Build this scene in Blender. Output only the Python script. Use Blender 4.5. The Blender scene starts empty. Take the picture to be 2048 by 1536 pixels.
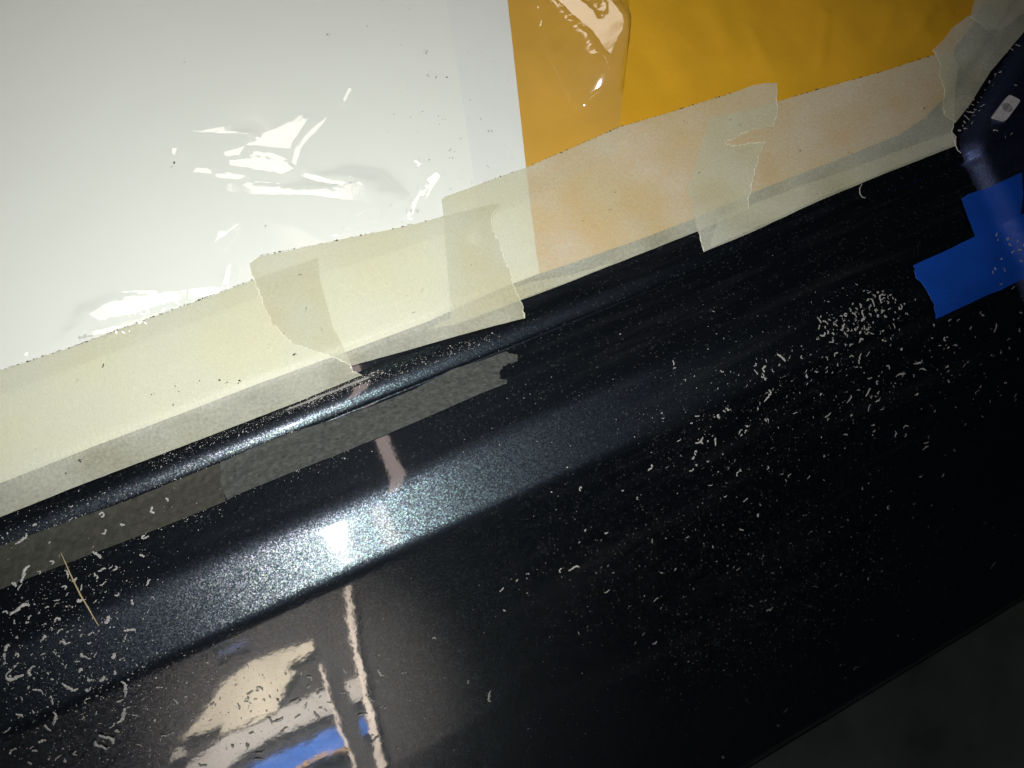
import bpy, bmesh, math, random
import numpy as np
from mathutils import Vector, Matrix, noise
from mathutils.geometry import delaunay_2d_cdt

random.seed(7)
rng = np.random.default_rng(7)
S = bpy.context.scene
COL = S.collection

# ------------------------------------------------------------------ camera
# World frame: X along the door, Y across it (towards the window), Z out of the door (up).
W, HH, F = 2048.0, 1536.0, 1605.0          # photograph size and focal length in its pixels
HC = 0.30                                   # camera height over the door shoulder
Acam = np.array([5466., -2288., 1605.]); Acam /= np.linalg.norm(Acam)      # door axis, camera space (x right, y down, z forward)
def locus(Y): return 1024 - 471.3 + 0.41859 * (Y - 768.0)
def pdir(x, y):
    v = np.array([x - 1024., y - 768., F]); return v / np.linalg.norm(v)
f0 = pdir(locus(1060.), 1060.)
Ncam = -(f0 - Acam * (f0 @ Acam)); Ncam /= np.linalg.norm(Ncam)
Ycam = np.cross(Ncam, Acam)
R = np.stack([Acam, Ycam, Ncam])            # camera space -> world
CAM = np.array([0., 0., HC])
cam_d = bpy.data.cameras.new('camera'); cam = bpy.data.objects.new('camera', cam_d); COL.objects.link(cam)
right, down, fwd = R[:, 0], R[:, 1], R[:, 2]
M = Matrix.Identity(4)
for i in range(3):
    M[i][0] = right[i]; M[i][1] = -down[i]; M[i][2] = -fwd[i]; M[i][3] = CAM[i]
cam.matrix_world = M
cam_d.sensor_width = 36.0; cam_d.lens = 36.0 * F / W
cam_d.clip_start = 0.01; cam_d.clip_end = 50.0
S.camera = cam

# ------------------------------------------------------------------ world and light
wd = bpy.data.worlds.new('World'); S.world = wd; wd.use_nodes = True
wd.node_tree.nodes['Background'].inputs[0].default_value = (0.55, 0.7, 1.0, 1)
wd.node_tree.nodes['Background'].inputs[1].default_value = 0.006

def aim(o, loc, tgt, up=(0, 0, 1)):
    o.location = loc
    d = Vector(tgt) - Vector(loc)
    o.rotation_euler = d.to_track_quat('-Z', 'Y').to_euler()

FLASH = CAM + right * -0.006 + down * -0.008
ld = bpy.data.lights.new('phone_flash', 'SPOT'); ld.energy = 6.2; ld.color = (1.0, 0.985, 0.93)
ld.spot_size = math.radians(104); ld.spot_blend = 1.0; ld.shadow_soft_size = 0.004
lo = bpy.data.objects.new('phone_flash', ld); COL.objects.link(lo)
aim(lo, FLASH, FLASH + R @ pdir(720, 330))

GLINT = np.array([0.10, 1.56, 0.40])         # unseen light added for the film glints
la = bpy.data.lights.new('glint_light', 'AREA'); la.shape = 'RECTANGLE'; la.size = 0.20; la.size_y = 0.26
la.energy = 1.15; la.color = (1.0, 0.93, 0.83)
lw = bpy.data.objects.new('glint_light', la); COL.objects.link(lw); aim(lw, GLINT, (0, 0, 0))

lb = bpy.data.lights.new('reflection_spot', 'SPOT'); lb.energy = 560.0; lb.color = (1.0, 0.93, 0.84)
lb.spot_size = math.radians(44); lb.spot_blend = 0.9; lb.shadow_soft_size = 0.05
lspot = bpy.data.objects.new('reflection_spot', lb); COL.objects.link(lspot)     # unseen spot added to light the mirrored boards, placed below

S.view_settings.view_transform = 'Standard'; S.view_settings.look = 'None'
S.view_settings.exposure = 0.0; S.view_settings.gamma = 1.0
S.cycles.max_bounces = 8; S.cycles.transparent_max_bounces = 24
S.cycles.sample_clamp_indirect = 4.0
S.cycles.caustics_reflective = False; S.cycles.caustics_refractive = False

# ------------------------------------------------------------------ door surface: cross profile and end plateau
KEY = [(-600, 12), (797, 12), (806, 29), (822, 31), (834, 12), (848, -6), (859, -16), (864, -36), (866, -36), (869, 25),
       (1002, 26), (1028, 8), (1050, 0.5), (1100, 1.5), (1126, 2.5), (1136, -6), (1146, -20), (1160, -32),
       (1488, -32), (1497, -33.5), (1822, -33.5), (1832, -50), (1842, -75)]
KY = np.array([k[0] for k in KEY], float); KP = np.array([k[1] for k in KEY], float)
def theta(Y):
    d = pdir(locus(Y), Y); c = float(np.clip(d @ (-Ncam), -1, 1))
    return math.copysign(math.acos(c), d @ Ycam)
def integrate(Y0, Y1, step):
    out = []; b = h = 0.0; Y = Y0
    b = HC * math.tan(theta(Y0))
    out.append((b, h))
    while (Y1 - Y) * step > 0:
        Yn = Y + step
        t = math.tan(math.radians(float(np.interp((Y + Yn) / 2, KY, KP))))
        tt = math.tan(theta(Yn))
        bn = ((HC - h) - t * b) * tt / (1 - t * tt)
        h = h - t * (bn - b); b = bn; Y = Yn
        out.append((b, h))
    return out
up = integrate(1060., -560., -2.0); dn = integrate(1060., 1840., 2.0)
PR = np.array(dn[::-1] + up[1:])
PB, PH = PR[:, 0], PR[:, 1]
B_LO = PB[0]
def prof(b): return np.interp(b, PB, PH)
def to_local(px, py, off=0.0, fn=None):
    """pixel -> point on the door surface (or any height function), by marching its ray"""
    fn = fn or surf
    v = R @ pdir(px, py)
    z0, z1 = 0.06, -0.6
    s0, s1 = (z0 - HC) / v[2], (z1 - HC) / v[2]
    for _ in range(3):
        s = np.linspace(s0, s1, 80)
        P = CAM[:, None] + v[:, None] * s
        d = P[2] - (fn(P[0], P[1]) + off)
        k = np.argmax(d < 0)
        if k == 0: k = 79
        s0, s1 = s[k - 1], s[k]
    s = (s0 + s1) / 2
    return CAM + v * s
# rim of the raised end section at the top right of the picture
def _flat(a, b): return prof(b)
RIM_PX = [(2190, -120), (2075, 30), (2010, 120), (1952, 215), (1924, 268), (1917, 300), (1930, 330), (1950, 372), (1985, 450), (2030, 560), (2080, 690), (2150, 860)]
RIM = np.array([to_local(x, y, 0, _flat)[:2] for x, y in RIM_PX])
def rim_dist(a, b):
    a = np.atleast_1d(np.asarray(a, float)); b = np.atleast_1d(np.asarray(b, float))
    best = np.full(a.shape, 1e9); sg = np.ones(a.shape)
    for (p, q) in zip(RIM[:-1], RIM[1:]):
        e = q - p; L = e @ e
        t = np.clip(((a - p[0]) * e[0] + (b - p[1]) * e[1]) / L, 0, 1)
        dx = a - (p[0] + t * e[0]); dy = b - (p[1] + t * e[1])
        d = np.hypot(dx, dy)
        side = np.sign(e[0] * (b - p[1]) - e[1] * (a - p[0]))
        m = d < best; best[m] = d[m]; sg[m] = side[m]
    return best * sg           # positive on the raised side
RISE = 0.0060
def sstep(x): x = np.clip(x, 0, 1); return x * x * (3 - 2 * x)
def surf(a, b):
    a = np.asarray(a, float); b = np.asarray(b, float)
    h = prof(b)
    if np.max(a) > 0.12:
        d = rim_dist(a, b).reshape(np.shape(np.atleast_1d(a)))
        r = RISE * sstep(d / 0.0075)
        r = r.reshape(a.shape) if a.shape else float(r[0])
        h = h + r
    return h
def surf_n(a, b, e=4e-4):
    dx = (float(surf(a + e, b)) - float(surf(a - e, b))) / (2 * e)
    dy = (float(surf(a, b + e)) - float(surf(a, b - e))) / (2 * e)
    n = np.array([-dx, -dy, 1.0]); return n / np.linalg.norm(n)

# ------------------------------------------------------------------ materials
def mat(name):
    m = bpy.data.materials.new(name); m.use_nodes = True
    nt = m.node_tree
    for n in list(nt.nodes): nt.nodes.remove(n)
    out = nt.nodes.new('ShaderNodeOutputMaterial')
    def N(t, **kw):
        n = nt.nodes.new('ShaderNode' + t)
        for k, v in kw.items():
            if k.startswith('_'): setattr(n, k[1:], v)
            else: n.inputs[k.replace('__', ' ')].default_value = v
        return n
    def L(a, b): nt.links.new(a, b)
    return m, N, L, out
def principled(name, col, rough=0.6, bump=None, var=None, spec=0.4):
    m, N, L, out = mat(name)
    p = N('BsdfPrincipled'); p.inputs['Roughness'].default_value = rough
    p.inputs['Base Color'].default_value = (*col, 1); p.inputs['Specular IOR Level'].default_value = spec
    tc = N('TexCoord')
    if var:
        sc, amt = var
        nz = N('TexNoise', Scale=sc, Detail=6.0); L(tc.outputs['Object'], nz.inputs['Vector'])
        rp = N('ValToRGB'); L(nz.outputs['Fac'], rp.inputs['Fac'])
        rp.color_ramp.elements[0].position = 0.3; rp.color_ramp.elements[1].position = 0.72
        rp.color_ramp.elements[0].color = (*[c * (1 - amt) for c in col], 1)
        rp.color_ramp.elements[1].color = (*[min(1, c * (1 + amt)) for c in col], 1)
        L(rp.outputs['Color'], p.inputs['Base Color'])
    if bump:
        sc, st, dist = bump
        nb = N('TexNoise', Scale=sc, Detail=5.0); L(tc.outputs['Object'], nb.inputs['Vector'])
        bp = N('Bump', Strength=st, Distance=dist); L(nb.outputs['Fac'], bp.inputs['Height']); L(bp.outputs['Normal'], p.inputs['Normal'])
    L(p.outputs['BSDF'], out.inputs['Surface'])
    return m

def paint_material(name='metallic paint', base=(0.040, 0.050, 0.056), wide=(0.031, 0.040, 0.058), coat=1.0, wr=0.53):
    m, N, L, out = mat(name)
    tc = N('TexCoord'); geo = N('NewGeometry')
    p = N('BsdfPrincipled', Metallic=1.0, Roughness=0.29)
    p.inputs['Coat Weight'].default_value = coat; p.inputs['Coat Roughness'].default_value = 0.034; p.inputs['Coat IOR'].default_value = 1.5
    # flakes: every cell of two fine voronoi grids has its own tilt and tint
    vo = N('TexVoronoi', Scale=2600.0); L(tc.outputs['Object'], vo.inputs['Vector'])
    sub = N('VectorMath', _operation='SUBTRACT'); L(vo.outputs['Color'], sub.inputs[0]); sub.inputs[1].default_value = (.5, .5, .5)
    scl = N('VectorMath', _operation='SCALE'); L(sub.outputs[0], scl.inputs[0]); scl.inputs['Scale'].default_value = 0.155
    add = N('VectorMath', _operation='ADD'); L(geo.outputs['Normal'], add.inputs[0]); L(scl.outputs[0], add.inputs[1])
    nrm = N('VectorMath', _operation='NORMALIZE'); L(add.outputs[0], nrm.inputs[0])
    L(nrm.outputs[0], p.inputs['Normal'])
    hsv = N('MixRGB', Fac=0.16); hsv.inputs[1].default_value = (*base, 1)
    hs2 = N('MixRGB', _blend_type='MULTIPLY', Fac=1.0); L(vo.outputs['Color'], hs2.inputs[1]); hs2.inputs[2].default_value = (.11, .13, .14, 1)
    L(hs2.outputs[0], hsv.inputs[2]); L(hsv.outputs[0], p.inputs['Base Color'])
    # orange peel in the lacquer, a little dust film
    nz = N('TexNoise', Scale=230.0, Detail=2.0); L(tc.outputs['Object'], nz.inputs['Vector'])
    bp = N('Bump', Strength=0.032, Distance=0.0003); L(nz.outputs['Fac'], bp.inputs['Height']); L(bp.outputs['Normal'], p.inputs['Coat Normal'])
    # polishing haze: dull streaks along the door
    mp = N('Mapping'); mp.inputs['Scale'].default_value = (9, 120, 60); L(tc.outputs['Object'], mp.inputs['Vector'])
    st = N('TexNoise', Scale=1.0, Detail=7.0, Roughness=0.65); L(mp.outputs[0], st.inputs['Vector'])
    rp = N('ValToRGB'); rp.color_ramp.elements[0].position = 0.50; rp.color_ramp.elements[1].position = 0.78
    rp.color_ramp.elements[0].color = (0, 0, 0, 1); rp.color_ramp.elements[1].color = (0.05, 0.05, 0.05, 1); L(st.outputs['Fac'], rp.inputs['Fac'])
    df = N('BsdfDiffuse'); df.inputs['Color'].default_value = (0.16, 0.17, 0.19, 1)
    # sparse grain that dulls the lacquer in pin-points
    v2 = N('TexVoronoi', Scale=1500.0); L(tc.outputs['Object'], v2.inputs['Vector'])
    g = N('SeparateColor'); L(v2.outputs['Color'], g.inputs[0])
    gt = N('Math', _operation='GREATER_THAN'); gt.inputs[1].default_value = 0.965; L(g.outputs[0], gt.inputs[0])
    gm = N('Math', _operation='MULTIPLY'); gm.inputs[1].default_value = 0.10; L(gt.outputs[0], gm.inputs[0])
    sm = N('Math', _operation='ADD'); L(rp.outputs['Color'], sm.inputs[0]); L(gm.outputs[0], sm.inputs[1])
    p2 = N('BsdfPrincipled', Metallic=1.0, Roughness=wr); p2.inputs['Base Color'].default_value = (*wide, 1)
    p2.inputs['Coat Weight'].default_value = coat; p2.inputs['Coat Roughness'].default_value = 0.034; p2.inputs['Coat IOR'].default_value = 1.5
    L(bp.outputs['Normal'], p2.inputs['Coat Normal']); L(nrm.outputs[0], p2.inputs['Normal'])
    pm = N('MixShader', Fac=0.42); L(p.outputs[0], pm.inputs[1]); L(p2.outputs[0], pm.inputs[2])
    mx = N('MixShader'); L(sm.outputs[0], mx.inputs[0]); L(pm.outputs[0], mx.inputs[1]); L(df.outputs[0], mx.inputs[2])
    L(mx.outputs[0], out.inputs['Surface'])
    return m

def tape_material(name, col, trans, tint, fib=0.15):
    m, N, L, out = mat(name)
    tc = N('TexCoord')
    n1 = N('TexNoise', Scale=900.0, Detail=4.0); L(tc.outputs['Object'], n1.inputs['Vector'])
    n2 = N('TexNoise', Scale=45.0, Detail=5.0); L(tc.outputs['Object'], n2.inputs['Vector'])
    ad = N('Math', _operation='ADD'); L(n1.outputs['Fac'], ad.inputs[0]); L(n2.outputs['Fac'], ad.inputs[1])
    mr = N('MapRange'); mr.inputs['From Min'].default_value = 0.6; mr.inputs['From Max'].default_value = 1.4
    mr.inputs['To Min'].default_value = trans - fib; mr.inputs['To Max'].default_value = trans + fib; L(ad.outputs[0], mr.inputs['Value'])
    df = N('BsdfDiffuse', Roughness=0.5); n3 = N('TexNoise', Scale=22.0, Detail=4.0); L(tc.outputs['Object'], n3.inputs['Vector'])
    st = N('ValToRGB'); st.color_ramp.elements[0].position = 0.42; st.color_ramp.elements[1].position = 0.68
    st.color_ramp.elements[0].color = (*col, 1); st.color_ramp.elements[1].color = (col[0] * 0.97, col[1] * 0.94, col[2] * 0.80, 1)
    L(n3.outputs['Fac'], st.inputs['Fac']); L(st.outputs['Color'], df.inputs['Color'])
    tl = N('BsdfTransparent'); tl.inputs['Color'].default_value = (*tint, 1)
    gl = N('BsdfGlossy', Roughness=0.45); gl.inputs['Color'].default_value = (.9, .9, .9, 1)
    cm = N('Mapping'); cm.inputs['Scale'].default_value = (1100, 260, 260); L(tc.outputs['Object'], cm.inputs['Vector'])
    wv = N('TexNoise', Scale=1.0, Detail=4.0); L(cm.outputs[0], wv.inputs['Vector'])
    bp = N('Bump', Strength=0.55, Distance=0.0005); L(wv.outputs['Fac'], bp.inputs['Height'])
    L(bp.outputs['Normal'], df.inputs['Normal']); L(bp.outputs['Normal'], gl.inputs['Normal'])
    m1 = N('MixShader'); L(mr.outputs[0], m1.inputs[0]); L(df.outputs[0], m1.inputs[1]); L(tl.outputs[0], m1.inputs[2])
    m2 = N('MixShader', Fac=0.02); L(m1.outputs[0], m2.inputs[1]); L(gl.outputs[0], m2.inputs[2])
    L(m2.outputs[0], out.inputs['Surface'])
    return m

def film_material():
    m, N, L, out = mat('clear plastic film')
    tc = N('TexCoord')
    tr = N('BsdfTransparent'); tr.inputs['Color'].default_value = (0.985, 0.99, 0.985, 1)
    df = N('BsdfDiffuse'); df.inputs['Color'].default_value = (0.80, 0.76, 0.72, 1)
    nz = N('TexNoise', Scale=30.0, Detail=5.0); L(tc.outputs['Object'], nz.inputs['Vector'])
    mr = N('MapRange'); mr.inputs['To Min'].default_value = 0.03; mr.inputs['To Max'].default_value = 0.08; L(nz.outputs['Fac'], mr.inputs['Value'])
    m1 = N('MixShader'); L(mr.outputs[0], m1.inputs[0]); L(tr.outputs[0], m1.inputs[1]); L(df.outputs[0], m1.inputs[2])
    gl = N('BsdfGlossy', Roughness=0.12); gl.inputs['Color'].default_value = (1, 1, 1, 1)
    n2 = N('TexNoise', Scale=160.0, Detail=3.0); L(tc.outputs['Object'], n2.inputs['Vector'])
    bp = N('Bump', Strength=0.10, Distance=0.0006); L(n2.outputs['Fac'], bp.inputs['Height']); L(bp.outputs['Normal'], gl.inputs['Normal'])
    fr = N('Fresnel', IOR=1.5); gb_ = N('NewGeometry')
    io = N('MapRange'); io.inputs['To Min'].default_value = 1.5; io.inputs['To Max'].default_value = 1 / 1.5
    L(gb_.outputs['Backfacing'], io.inputs['Value']); L(io.outputs[0], fr.inputs['IOR'])
    m2 = N('MixShader'); L(fr.outputs[0], m2.inputs[0]); L(m1.outputs[0], m2.inputs[1]); L(gl.outputs[0], m2.inputs[2])
    L(m2.outputs[0], out.inputs['Surface'])
    return m

MAT = {
    'paint': paint_material(), 'glow_paint': paint_material('blue glow paint', (0.006, 0.008, 0.014), (0.16, 0.21, 0.46), 0.0, 0.46),  # the second carries the bevel's blue glow in its colour
    'tape': tape_material('masking tape', (0.66, 0.675, 0.585), 0.50, (0.965, 0.95, 0.85)),
    'fibre': tape_material('torn tape fibre', (0.86, 0.86, 0.78), 0.35, (1, 1, 0.95)),
    'blue': principled('blue tape', (0.004, 0.075, 0.50), 0.55, (700, 0.3, 0.0004), (60, 0.12)),
    'white1': principled('white paper', (0.87, 0.91, 0.875), 0.7, (60, 0.15, 0.001), (7, 0.03)),
    'white2': principled('bluish white paper', (0.82, 0.86, 0.845), 0.7, (60, 0.15, 0.001), (30, 0.03)),
    'manila': principled('yellow manila paper', (0.68, 0.37, 0.018), 0.55, (250, 0.25, 0.0006), (25, 0.09)),
    'film': film_material(),
    'strip': principled('grey matt adhesive', (0.060, 0.065, 0.063), 0.75, (420, 0.9, 0.0014), (600, 0.3), 0.2),
    'strip2': principled('olive grey matt adhesive', (0.045, 0.046, 0.039), 0.8, (420, 0.7, 0.0012), (400, 0.25), 0.2),
    'shave': principled('grey shaving', (0.40, 0.40, 0.39), 0.8, None, (900, 0.25), 0.2),
    'dust': principled('pale dust', (0.48, 0.47, 0.46), 0.9, None, None, 0.2),
    'dirt': principled('dark dirt', (0.05, 0.045, 0.045), 0.9, None, None, 0.1),
    'straw': principled('straw', (0.42, 0.35, 0.20), 0.5, None, (300, 0.2)),
    'clip': principled('dull white plastic', (0.62, 0.62, 0.66), 0.5, (300, 0.2, 0.0005), (150, 0.12)),
    'black': principled('black rubber', (0.006, 0.006, 0.006), 0.8, None, None, 0.1),
    'floor': principled('concrete floor', (0.13, 0.165, 0.16), 0.85, (30, 0.4, 0.004), (9, 0.35), 0.2),
    'wall': principled('workshop wall', (0.055, 0.049, 0.047), 0.8, None, (2.5, 0.25)),
    'cream': principled('cream sheet', (0.66, 0.60, 0.48), 0.7, None, (9, 0.25)),
    'grey_sheet': principled('pale grey sheet', (0.52, 0.49, 0.46), 0.7, None, (3, 0.1)),
    'tarp_dark': principled('dark blue tarp', (0.025, 0.05, 0.16), 0.6, None, (8, 0.4)),
    'tarp': principled('blue tarp', (0.03, 0.12, 0.45), 0.5, (8, 0.9, 0.02), (6, 0.6)),
    'post': principled('pale post', (0.80, 0.70, 0.62), 0.6, None, (12, 0.15)),
    'cord': principled('yellow cord', (0.65, 0.38, 0.05), 0.6),
}

# ------------------------------------------------------------------ object helpers
def link(name, verts, faces, m, parent=None, smooth=True):
    me = bpy.data.meshes.new(name)
    me.from_pydata([tuple(map(float, v)) for v in verts], [], [tuple(map(int, f)) for f in faces])
    me.materials.append(m)
    if smooth: me.polygons.foreach_set('use_smooth', [True] * len(me.polygons))
    me.update()
    o = bpy.data.objects.new(name, me); COL.objects.link(o)
    if parent: o.parent = parent
    return o
def tag(o, label=None, cat=None, group=None, kind=None):
    if label: o['label'] = label
    if cat: o['category'] = cat
    if group: o['group'] = group
    if kind: o['kind'] = kind
    return o
def empty(name, loc=(0, 0, 0)):
    e = bpy.data.objects.new(name, None); e.location = loc; e.empty_display_size = 0.02; COL.objects.link(e); return e

def nz(x, y, z=0.0): return noise.noise(Vector((x, y, z)))

def jag(pts, seed):
    """outline in picture pixels; third value 't' = torn edge up to the next point. Returns pixels and torn runs"""
    r = random.Random(seed); out = []; runs = []; cur = None
    n = len(pts)
    for i, p in enumerate(pts):
        q = pts[(i + 1) % n]; torn = len(p) > 2 and p[2] == 't'
        d = math.hypot(q[0] - p[0], q[1] - p[1]); step = 4.0 if torn else 14.0
        k = max(1, int(d / step)); nx, ny = -(q[1] - p[1]) / max(d, 1e-6), (q[0] - p[0]) / max(d, 1e-6)
        for j in range(k):
            t = j / k
            amp = (1.7 if torn else 0.35)
            if j == 0: amp *= 0.5
            w = r.uniform(-amp, amp)
            out.append((p[0] + (q[0] - p[0]) * t + nx * w, p[1] + (q[1] - p[1]) * t + ny * w))
            if torn:
                if cur is None: cur = []
                cur.append(len(out) - 1)
            elif cur is not None:
                cur.append(len(out) - 1); runs.append(cur); cur = None
    if cur: cur.append(0); runs.append(cur)
    return out, runs

def inside(poly, x, y):
    x = np.asarray(x); y = np.asarray(y); c = np.zeros(x.shape, bool)
    n = len(poly)
    for i in range(n):
        x0, y0 = poly[i]; x1, y1 = poly[(i + 1) % n]
        if y0 == y1: continue
        m = ((y0 > y) != (y1 > y)) & (x < (x1 - x0) * (y - y0) / (y1 - y0) + x0)
        c ^= m
    return c

PLINE = [(-150, 1024), (0, 966), (180, 895), (345, 833), (513, 768), (666, 713), (862, 640), (1000, 577), (1027, 565), (1140, 527), (1270, 482), (1395, 435), (1510, 383), (1700, 310), (1800, 268), (1850, 235), (1893, 192)]
PL = np.array([to_local(x, y)[:2] for x, y in PLINE + [(1990, 60), (2120, -150)]])
def oeff(a, b, off):
    w = sstep((np.asarray(b) - np.interp(a, PL[:, 0], PL[:, 1]) + 0.003) / 0.006)
    lo = 0.0002 + 0.16 * off
    return lo + (off - lo) * w
TOPL = np.array([to_local(x, y)[:2] for x, y in [(-150, 790), (0, 741), (300, 636), (505, 545), (883, 400), (1055, 334), (1240, 254), (1500, 172), (1640, 178), (1875, 100), (1960, 0)]])
def free(a, b):
    '''0 under the tape, 1 well clear of it'''
    return sstep((np.asarray(b) - np.interp(a, TOPL[:, 0], TOPL[:, 1]) - 0.001) / 0.02)
def drape(name, px, m, off, parent=None, cell=0.003, lift=None, extra=None, seed=1, lip='fibre', settle=True):
    oe = oeff if settle else (lambda a, b, off: off)
    """a sheet cut to an outline and laid on the door, 'off' above it"""
    outl, runs = jag(px, seed)
    P = [to_local(x, y, off) for x, y in outl]
    poly = [(p[0] * 1000, p[1] * 1000) for p in P]
    xs = [p[0] for p in poly]; ys = [p[1] for p in poly]
    c = cell * 1000
    gx, gy = np.meshgrid(np.arange(min(xs), max(xs), c), np.arange(min(ys), max(ys), c * 0.9))
    gx = gx + (np.arange(gx.shape[0]) % 2)[:, None] * c * 0.5
    gx, gy = gx.ravel(), gy.ravel()
    k = inside(poly, gx, gy)
    pts = [Vector(p) for p in poly] + [Vector((a, b)) for a, b in zip(gx[k], gy[k])]
    n = len(poly)
    edges = [(i, (i + 1) % n) for i in range(n)]
    if extra:
        for fp in extra:
            s = len(pts); pts += [Vector(p) for p in fp]
            edges += [(s + i, s + (i + 1) % len(fp)) for i in range(len(fp))]
    v, e, f, *_ = delaunay_2d_cdt(pts, edges, [], 0, 1e-4)
    V = np.array([(p.x, p.y) for p in v])
    fc = [t for t in f]
    cen = np.array([V[list(t)].mean(0) for t in fc])
    keep = inside(poly, cen[:, 0], cen[:, 1])
    fc = [t for t, kk in zip(fc, keep) if kk]
    a, b = V[:, 0] / 1000, V[:, 1] / 1000
    z = surf(a, b) + oe(a, b, off)
    if lift is not None: z = z + lift(a, b, V)
    ff = []
    for t in fc:
        p, q, r_ = V[t[0]], V[t[1]], V[t[2]]
        ff.append(t if (q[0]-p[0])*(r_[1]-p[1]) - (q[1]-p[1])*(r_[0]-p[0]) > 0 else t[::-1])
    used = sorted({i for t in ff for i in t}); mp = {u: i for i, u in enumerate(used)}
    o = link(name, [(a[u], b[u], z[u]) for u in used], [[mp[i] for i in t] for t in ff], m, parent)
    o['_V'] = 0; del o['_V']
    # torn ends: a pale fibrous lip standing along the tear
    lips = []
    for run in runs:
        if len(run) < 3 or lip is None: continue
        vs = []; fs = []; r = random.Random(seed + 5)
        cx = sum(xs) / len(xs); cy = sum(ys) / len(ys)
        for kx, i in enumerate(run):
            p = P[i]; q0 = P[run[max(0, kx - 1)]]; q1 = P[run[min(len(run) - 1, kx + 1)]]
            t = q1 - q0; nrm = np.array([-t[1], t[0], 0]); nrm /= max(np.linalg.norm(nrm), 1e-9)
            if not inside(poly, np.array([(p[0] + nrm[0] * 0.0012) * 1000]), np.array([(p[1] + nrm[1] * 0.0012) * 1000]))[0]: nrm = -nrm
            wd_ = max(0.00004, r.uniform(0.0, 0.55) * 0.001 * (1 + 1.6 * nz(kx * 0.23, seed)))
            lz = float(lift(np.array([p[0]]), np.array([p[1]]), None)[0]) if lift is not None else 0.0
            ou = p - nrm * r.uniform(0, 0.00015)
            s0 = float(surf(ou[0], ou[1]) + oe(ou[0], ou[1], off)) + lz
            inn = p + nrm * wd_
            s1 = float(surf(inn[0], inn[1]) + oe(inn[0], inn[1], off)) + lz
            vs += [(ou[0], ou[1], s0 + 0.00002), (ou[0] + nrm[0]*wd_*0.35, ou[1] + nrm[1]*wd_*0.35, s0 + 0.00022), (inn[0], inn[1], s1 + 0.00004)]
        for kx in range(len(run) - 1):
            s = kx * 3
            fs += [(s, s + 3, s + 4, s + 1), (s + 1, s + 4, s + 5, s + 2)]
        lips.append(link('torn_edge', vs, fs, MAT[lip], o))
    return o

# ------------------------------------------------------------------ floor (setting)
g = 3.0
nf = 40
fv = [(-g + 2 * g * i / nf, -g + 2 * g * j / nf, -0.62 + 0.004 * nz(i * .7, j * .7)) for j in range(nf + 1) for i in range(nf + 1)]
ffc = [(j*(nf+1)+i, j*(nf+1)+i+1, (j+1)*(nf+1)+i+1, (j+1)*(nf+1)+i) for j in range(nf) for i in range(nf)]
tag(link('floor', fv, ffc, MAT['floor']), kind='structure')

# ------------------------------------------------------------------ the car door
door = tag(empty('car_door', (0, 0, -0.08)), 'dark metallic grey car door lying flat with masked window', 'car door')
door_off = Vector((0, 0, 0.08))
def dpart(o):
    o.parent = door; o.location = door_off; return o
aa = np.concatenate([np.linspace(-0.5, 0.15, 14), np.linspace(0.17, 0.95, 34)])
vs = []; fs = []
hem = [(PB[0] - 0.0012, PH[0] - 0.004), (PB[0] - 0.0004, PH[0] - 0.007), (PB[0] + 0.004, PH[0] - 0.0085), (PB[0] + 0.05, PH[0] - 0.012), (PB[0] + 0.3, PH[0] + 0.02), (PB[-1], -0.06)]
CS = hem[::-1] + [(b, h) for b, h in PR]
for b, h in CS:
    for a in aa: vs.append((a, b, h))
na = len(aa)
for j in range(len(CS) - 1):
    for i in range(na - 1):
        fs.append((j*na+i, j*na+i+1, (j+1)*na+i+1, (j+1)*na+i))
skin = dpart(link('door_skin', vs, fs, MAT['paint']))
# raised end section
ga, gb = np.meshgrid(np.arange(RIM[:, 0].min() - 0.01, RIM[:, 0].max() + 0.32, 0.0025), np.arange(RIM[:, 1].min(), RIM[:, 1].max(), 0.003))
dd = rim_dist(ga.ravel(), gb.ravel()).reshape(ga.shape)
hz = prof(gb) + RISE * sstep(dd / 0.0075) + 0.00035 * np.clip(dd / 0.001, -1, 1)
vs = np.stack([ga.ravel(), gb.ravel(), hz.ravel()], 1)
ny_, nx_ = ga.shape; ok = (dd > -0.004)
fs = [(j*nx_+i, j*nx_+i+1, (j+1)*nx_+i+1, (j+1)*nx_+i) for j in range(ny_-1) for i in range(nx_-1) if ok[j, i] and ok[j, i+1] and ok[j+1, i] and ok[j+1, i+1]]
dpart(link('end_flange', vs, fs, MAT['glow_paint']))  # bevel glow comes from the blue put into this paint

# ------------------------------------------------------------------ grey strips left on the belt line
st1 = [(440, 962), (447, 985), (455, 1000, ''), (470, 991), (558, 955), (660, 915), (768, 871), (880, 823), (960, 787), (1014, 767, 't'), (1015, 760, 't'), (998, 758, 't'), (1000, 745, 't'), (1006, 732, 't'), (1036, 722, 't'), (1034, 708, 't'), (1010, 703), (960, 722), (905, 738), (830, 778), (760, 806), (669, 838), (588, 863), (500, 898), (440, 925)]
st1 = [(p[0], p[1]) if len(p) > 2 and p[2] != 't' else p for p in st1]
def striplift(a, b, V): return np.array([0.00022 * max(0, nz(x * 420, y * 420)) for x, y in zip(a, b)])
o = drape('adhesive_strip', st1, MAT['strip'], 0.00045, cell=0.0016, lift=striplift, seed=11, lip=None)
tag(o, 'matt grey adhesive strip with torn end below the rounded bead', 'strip', 'grey strips under the bead')
st2 = [(-90, 1125), (0, 1092), (110, 1052), (250, 1003), (350, 962), (438, 926), (444, 960, 't'), (452, 1002), (330, 1052), (190, 1105), (60, 1155), (-90, 1215)]
o = drape('adhesive_strip', st2, MAT['strip2'], 0.0003, cell=0.002, lift=striplift, seed=12, lip=None)
tag(o, 'olive grey adhesive strip at the left, strewn with dust', 'strip', 'grey strips under the bead')

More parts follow.
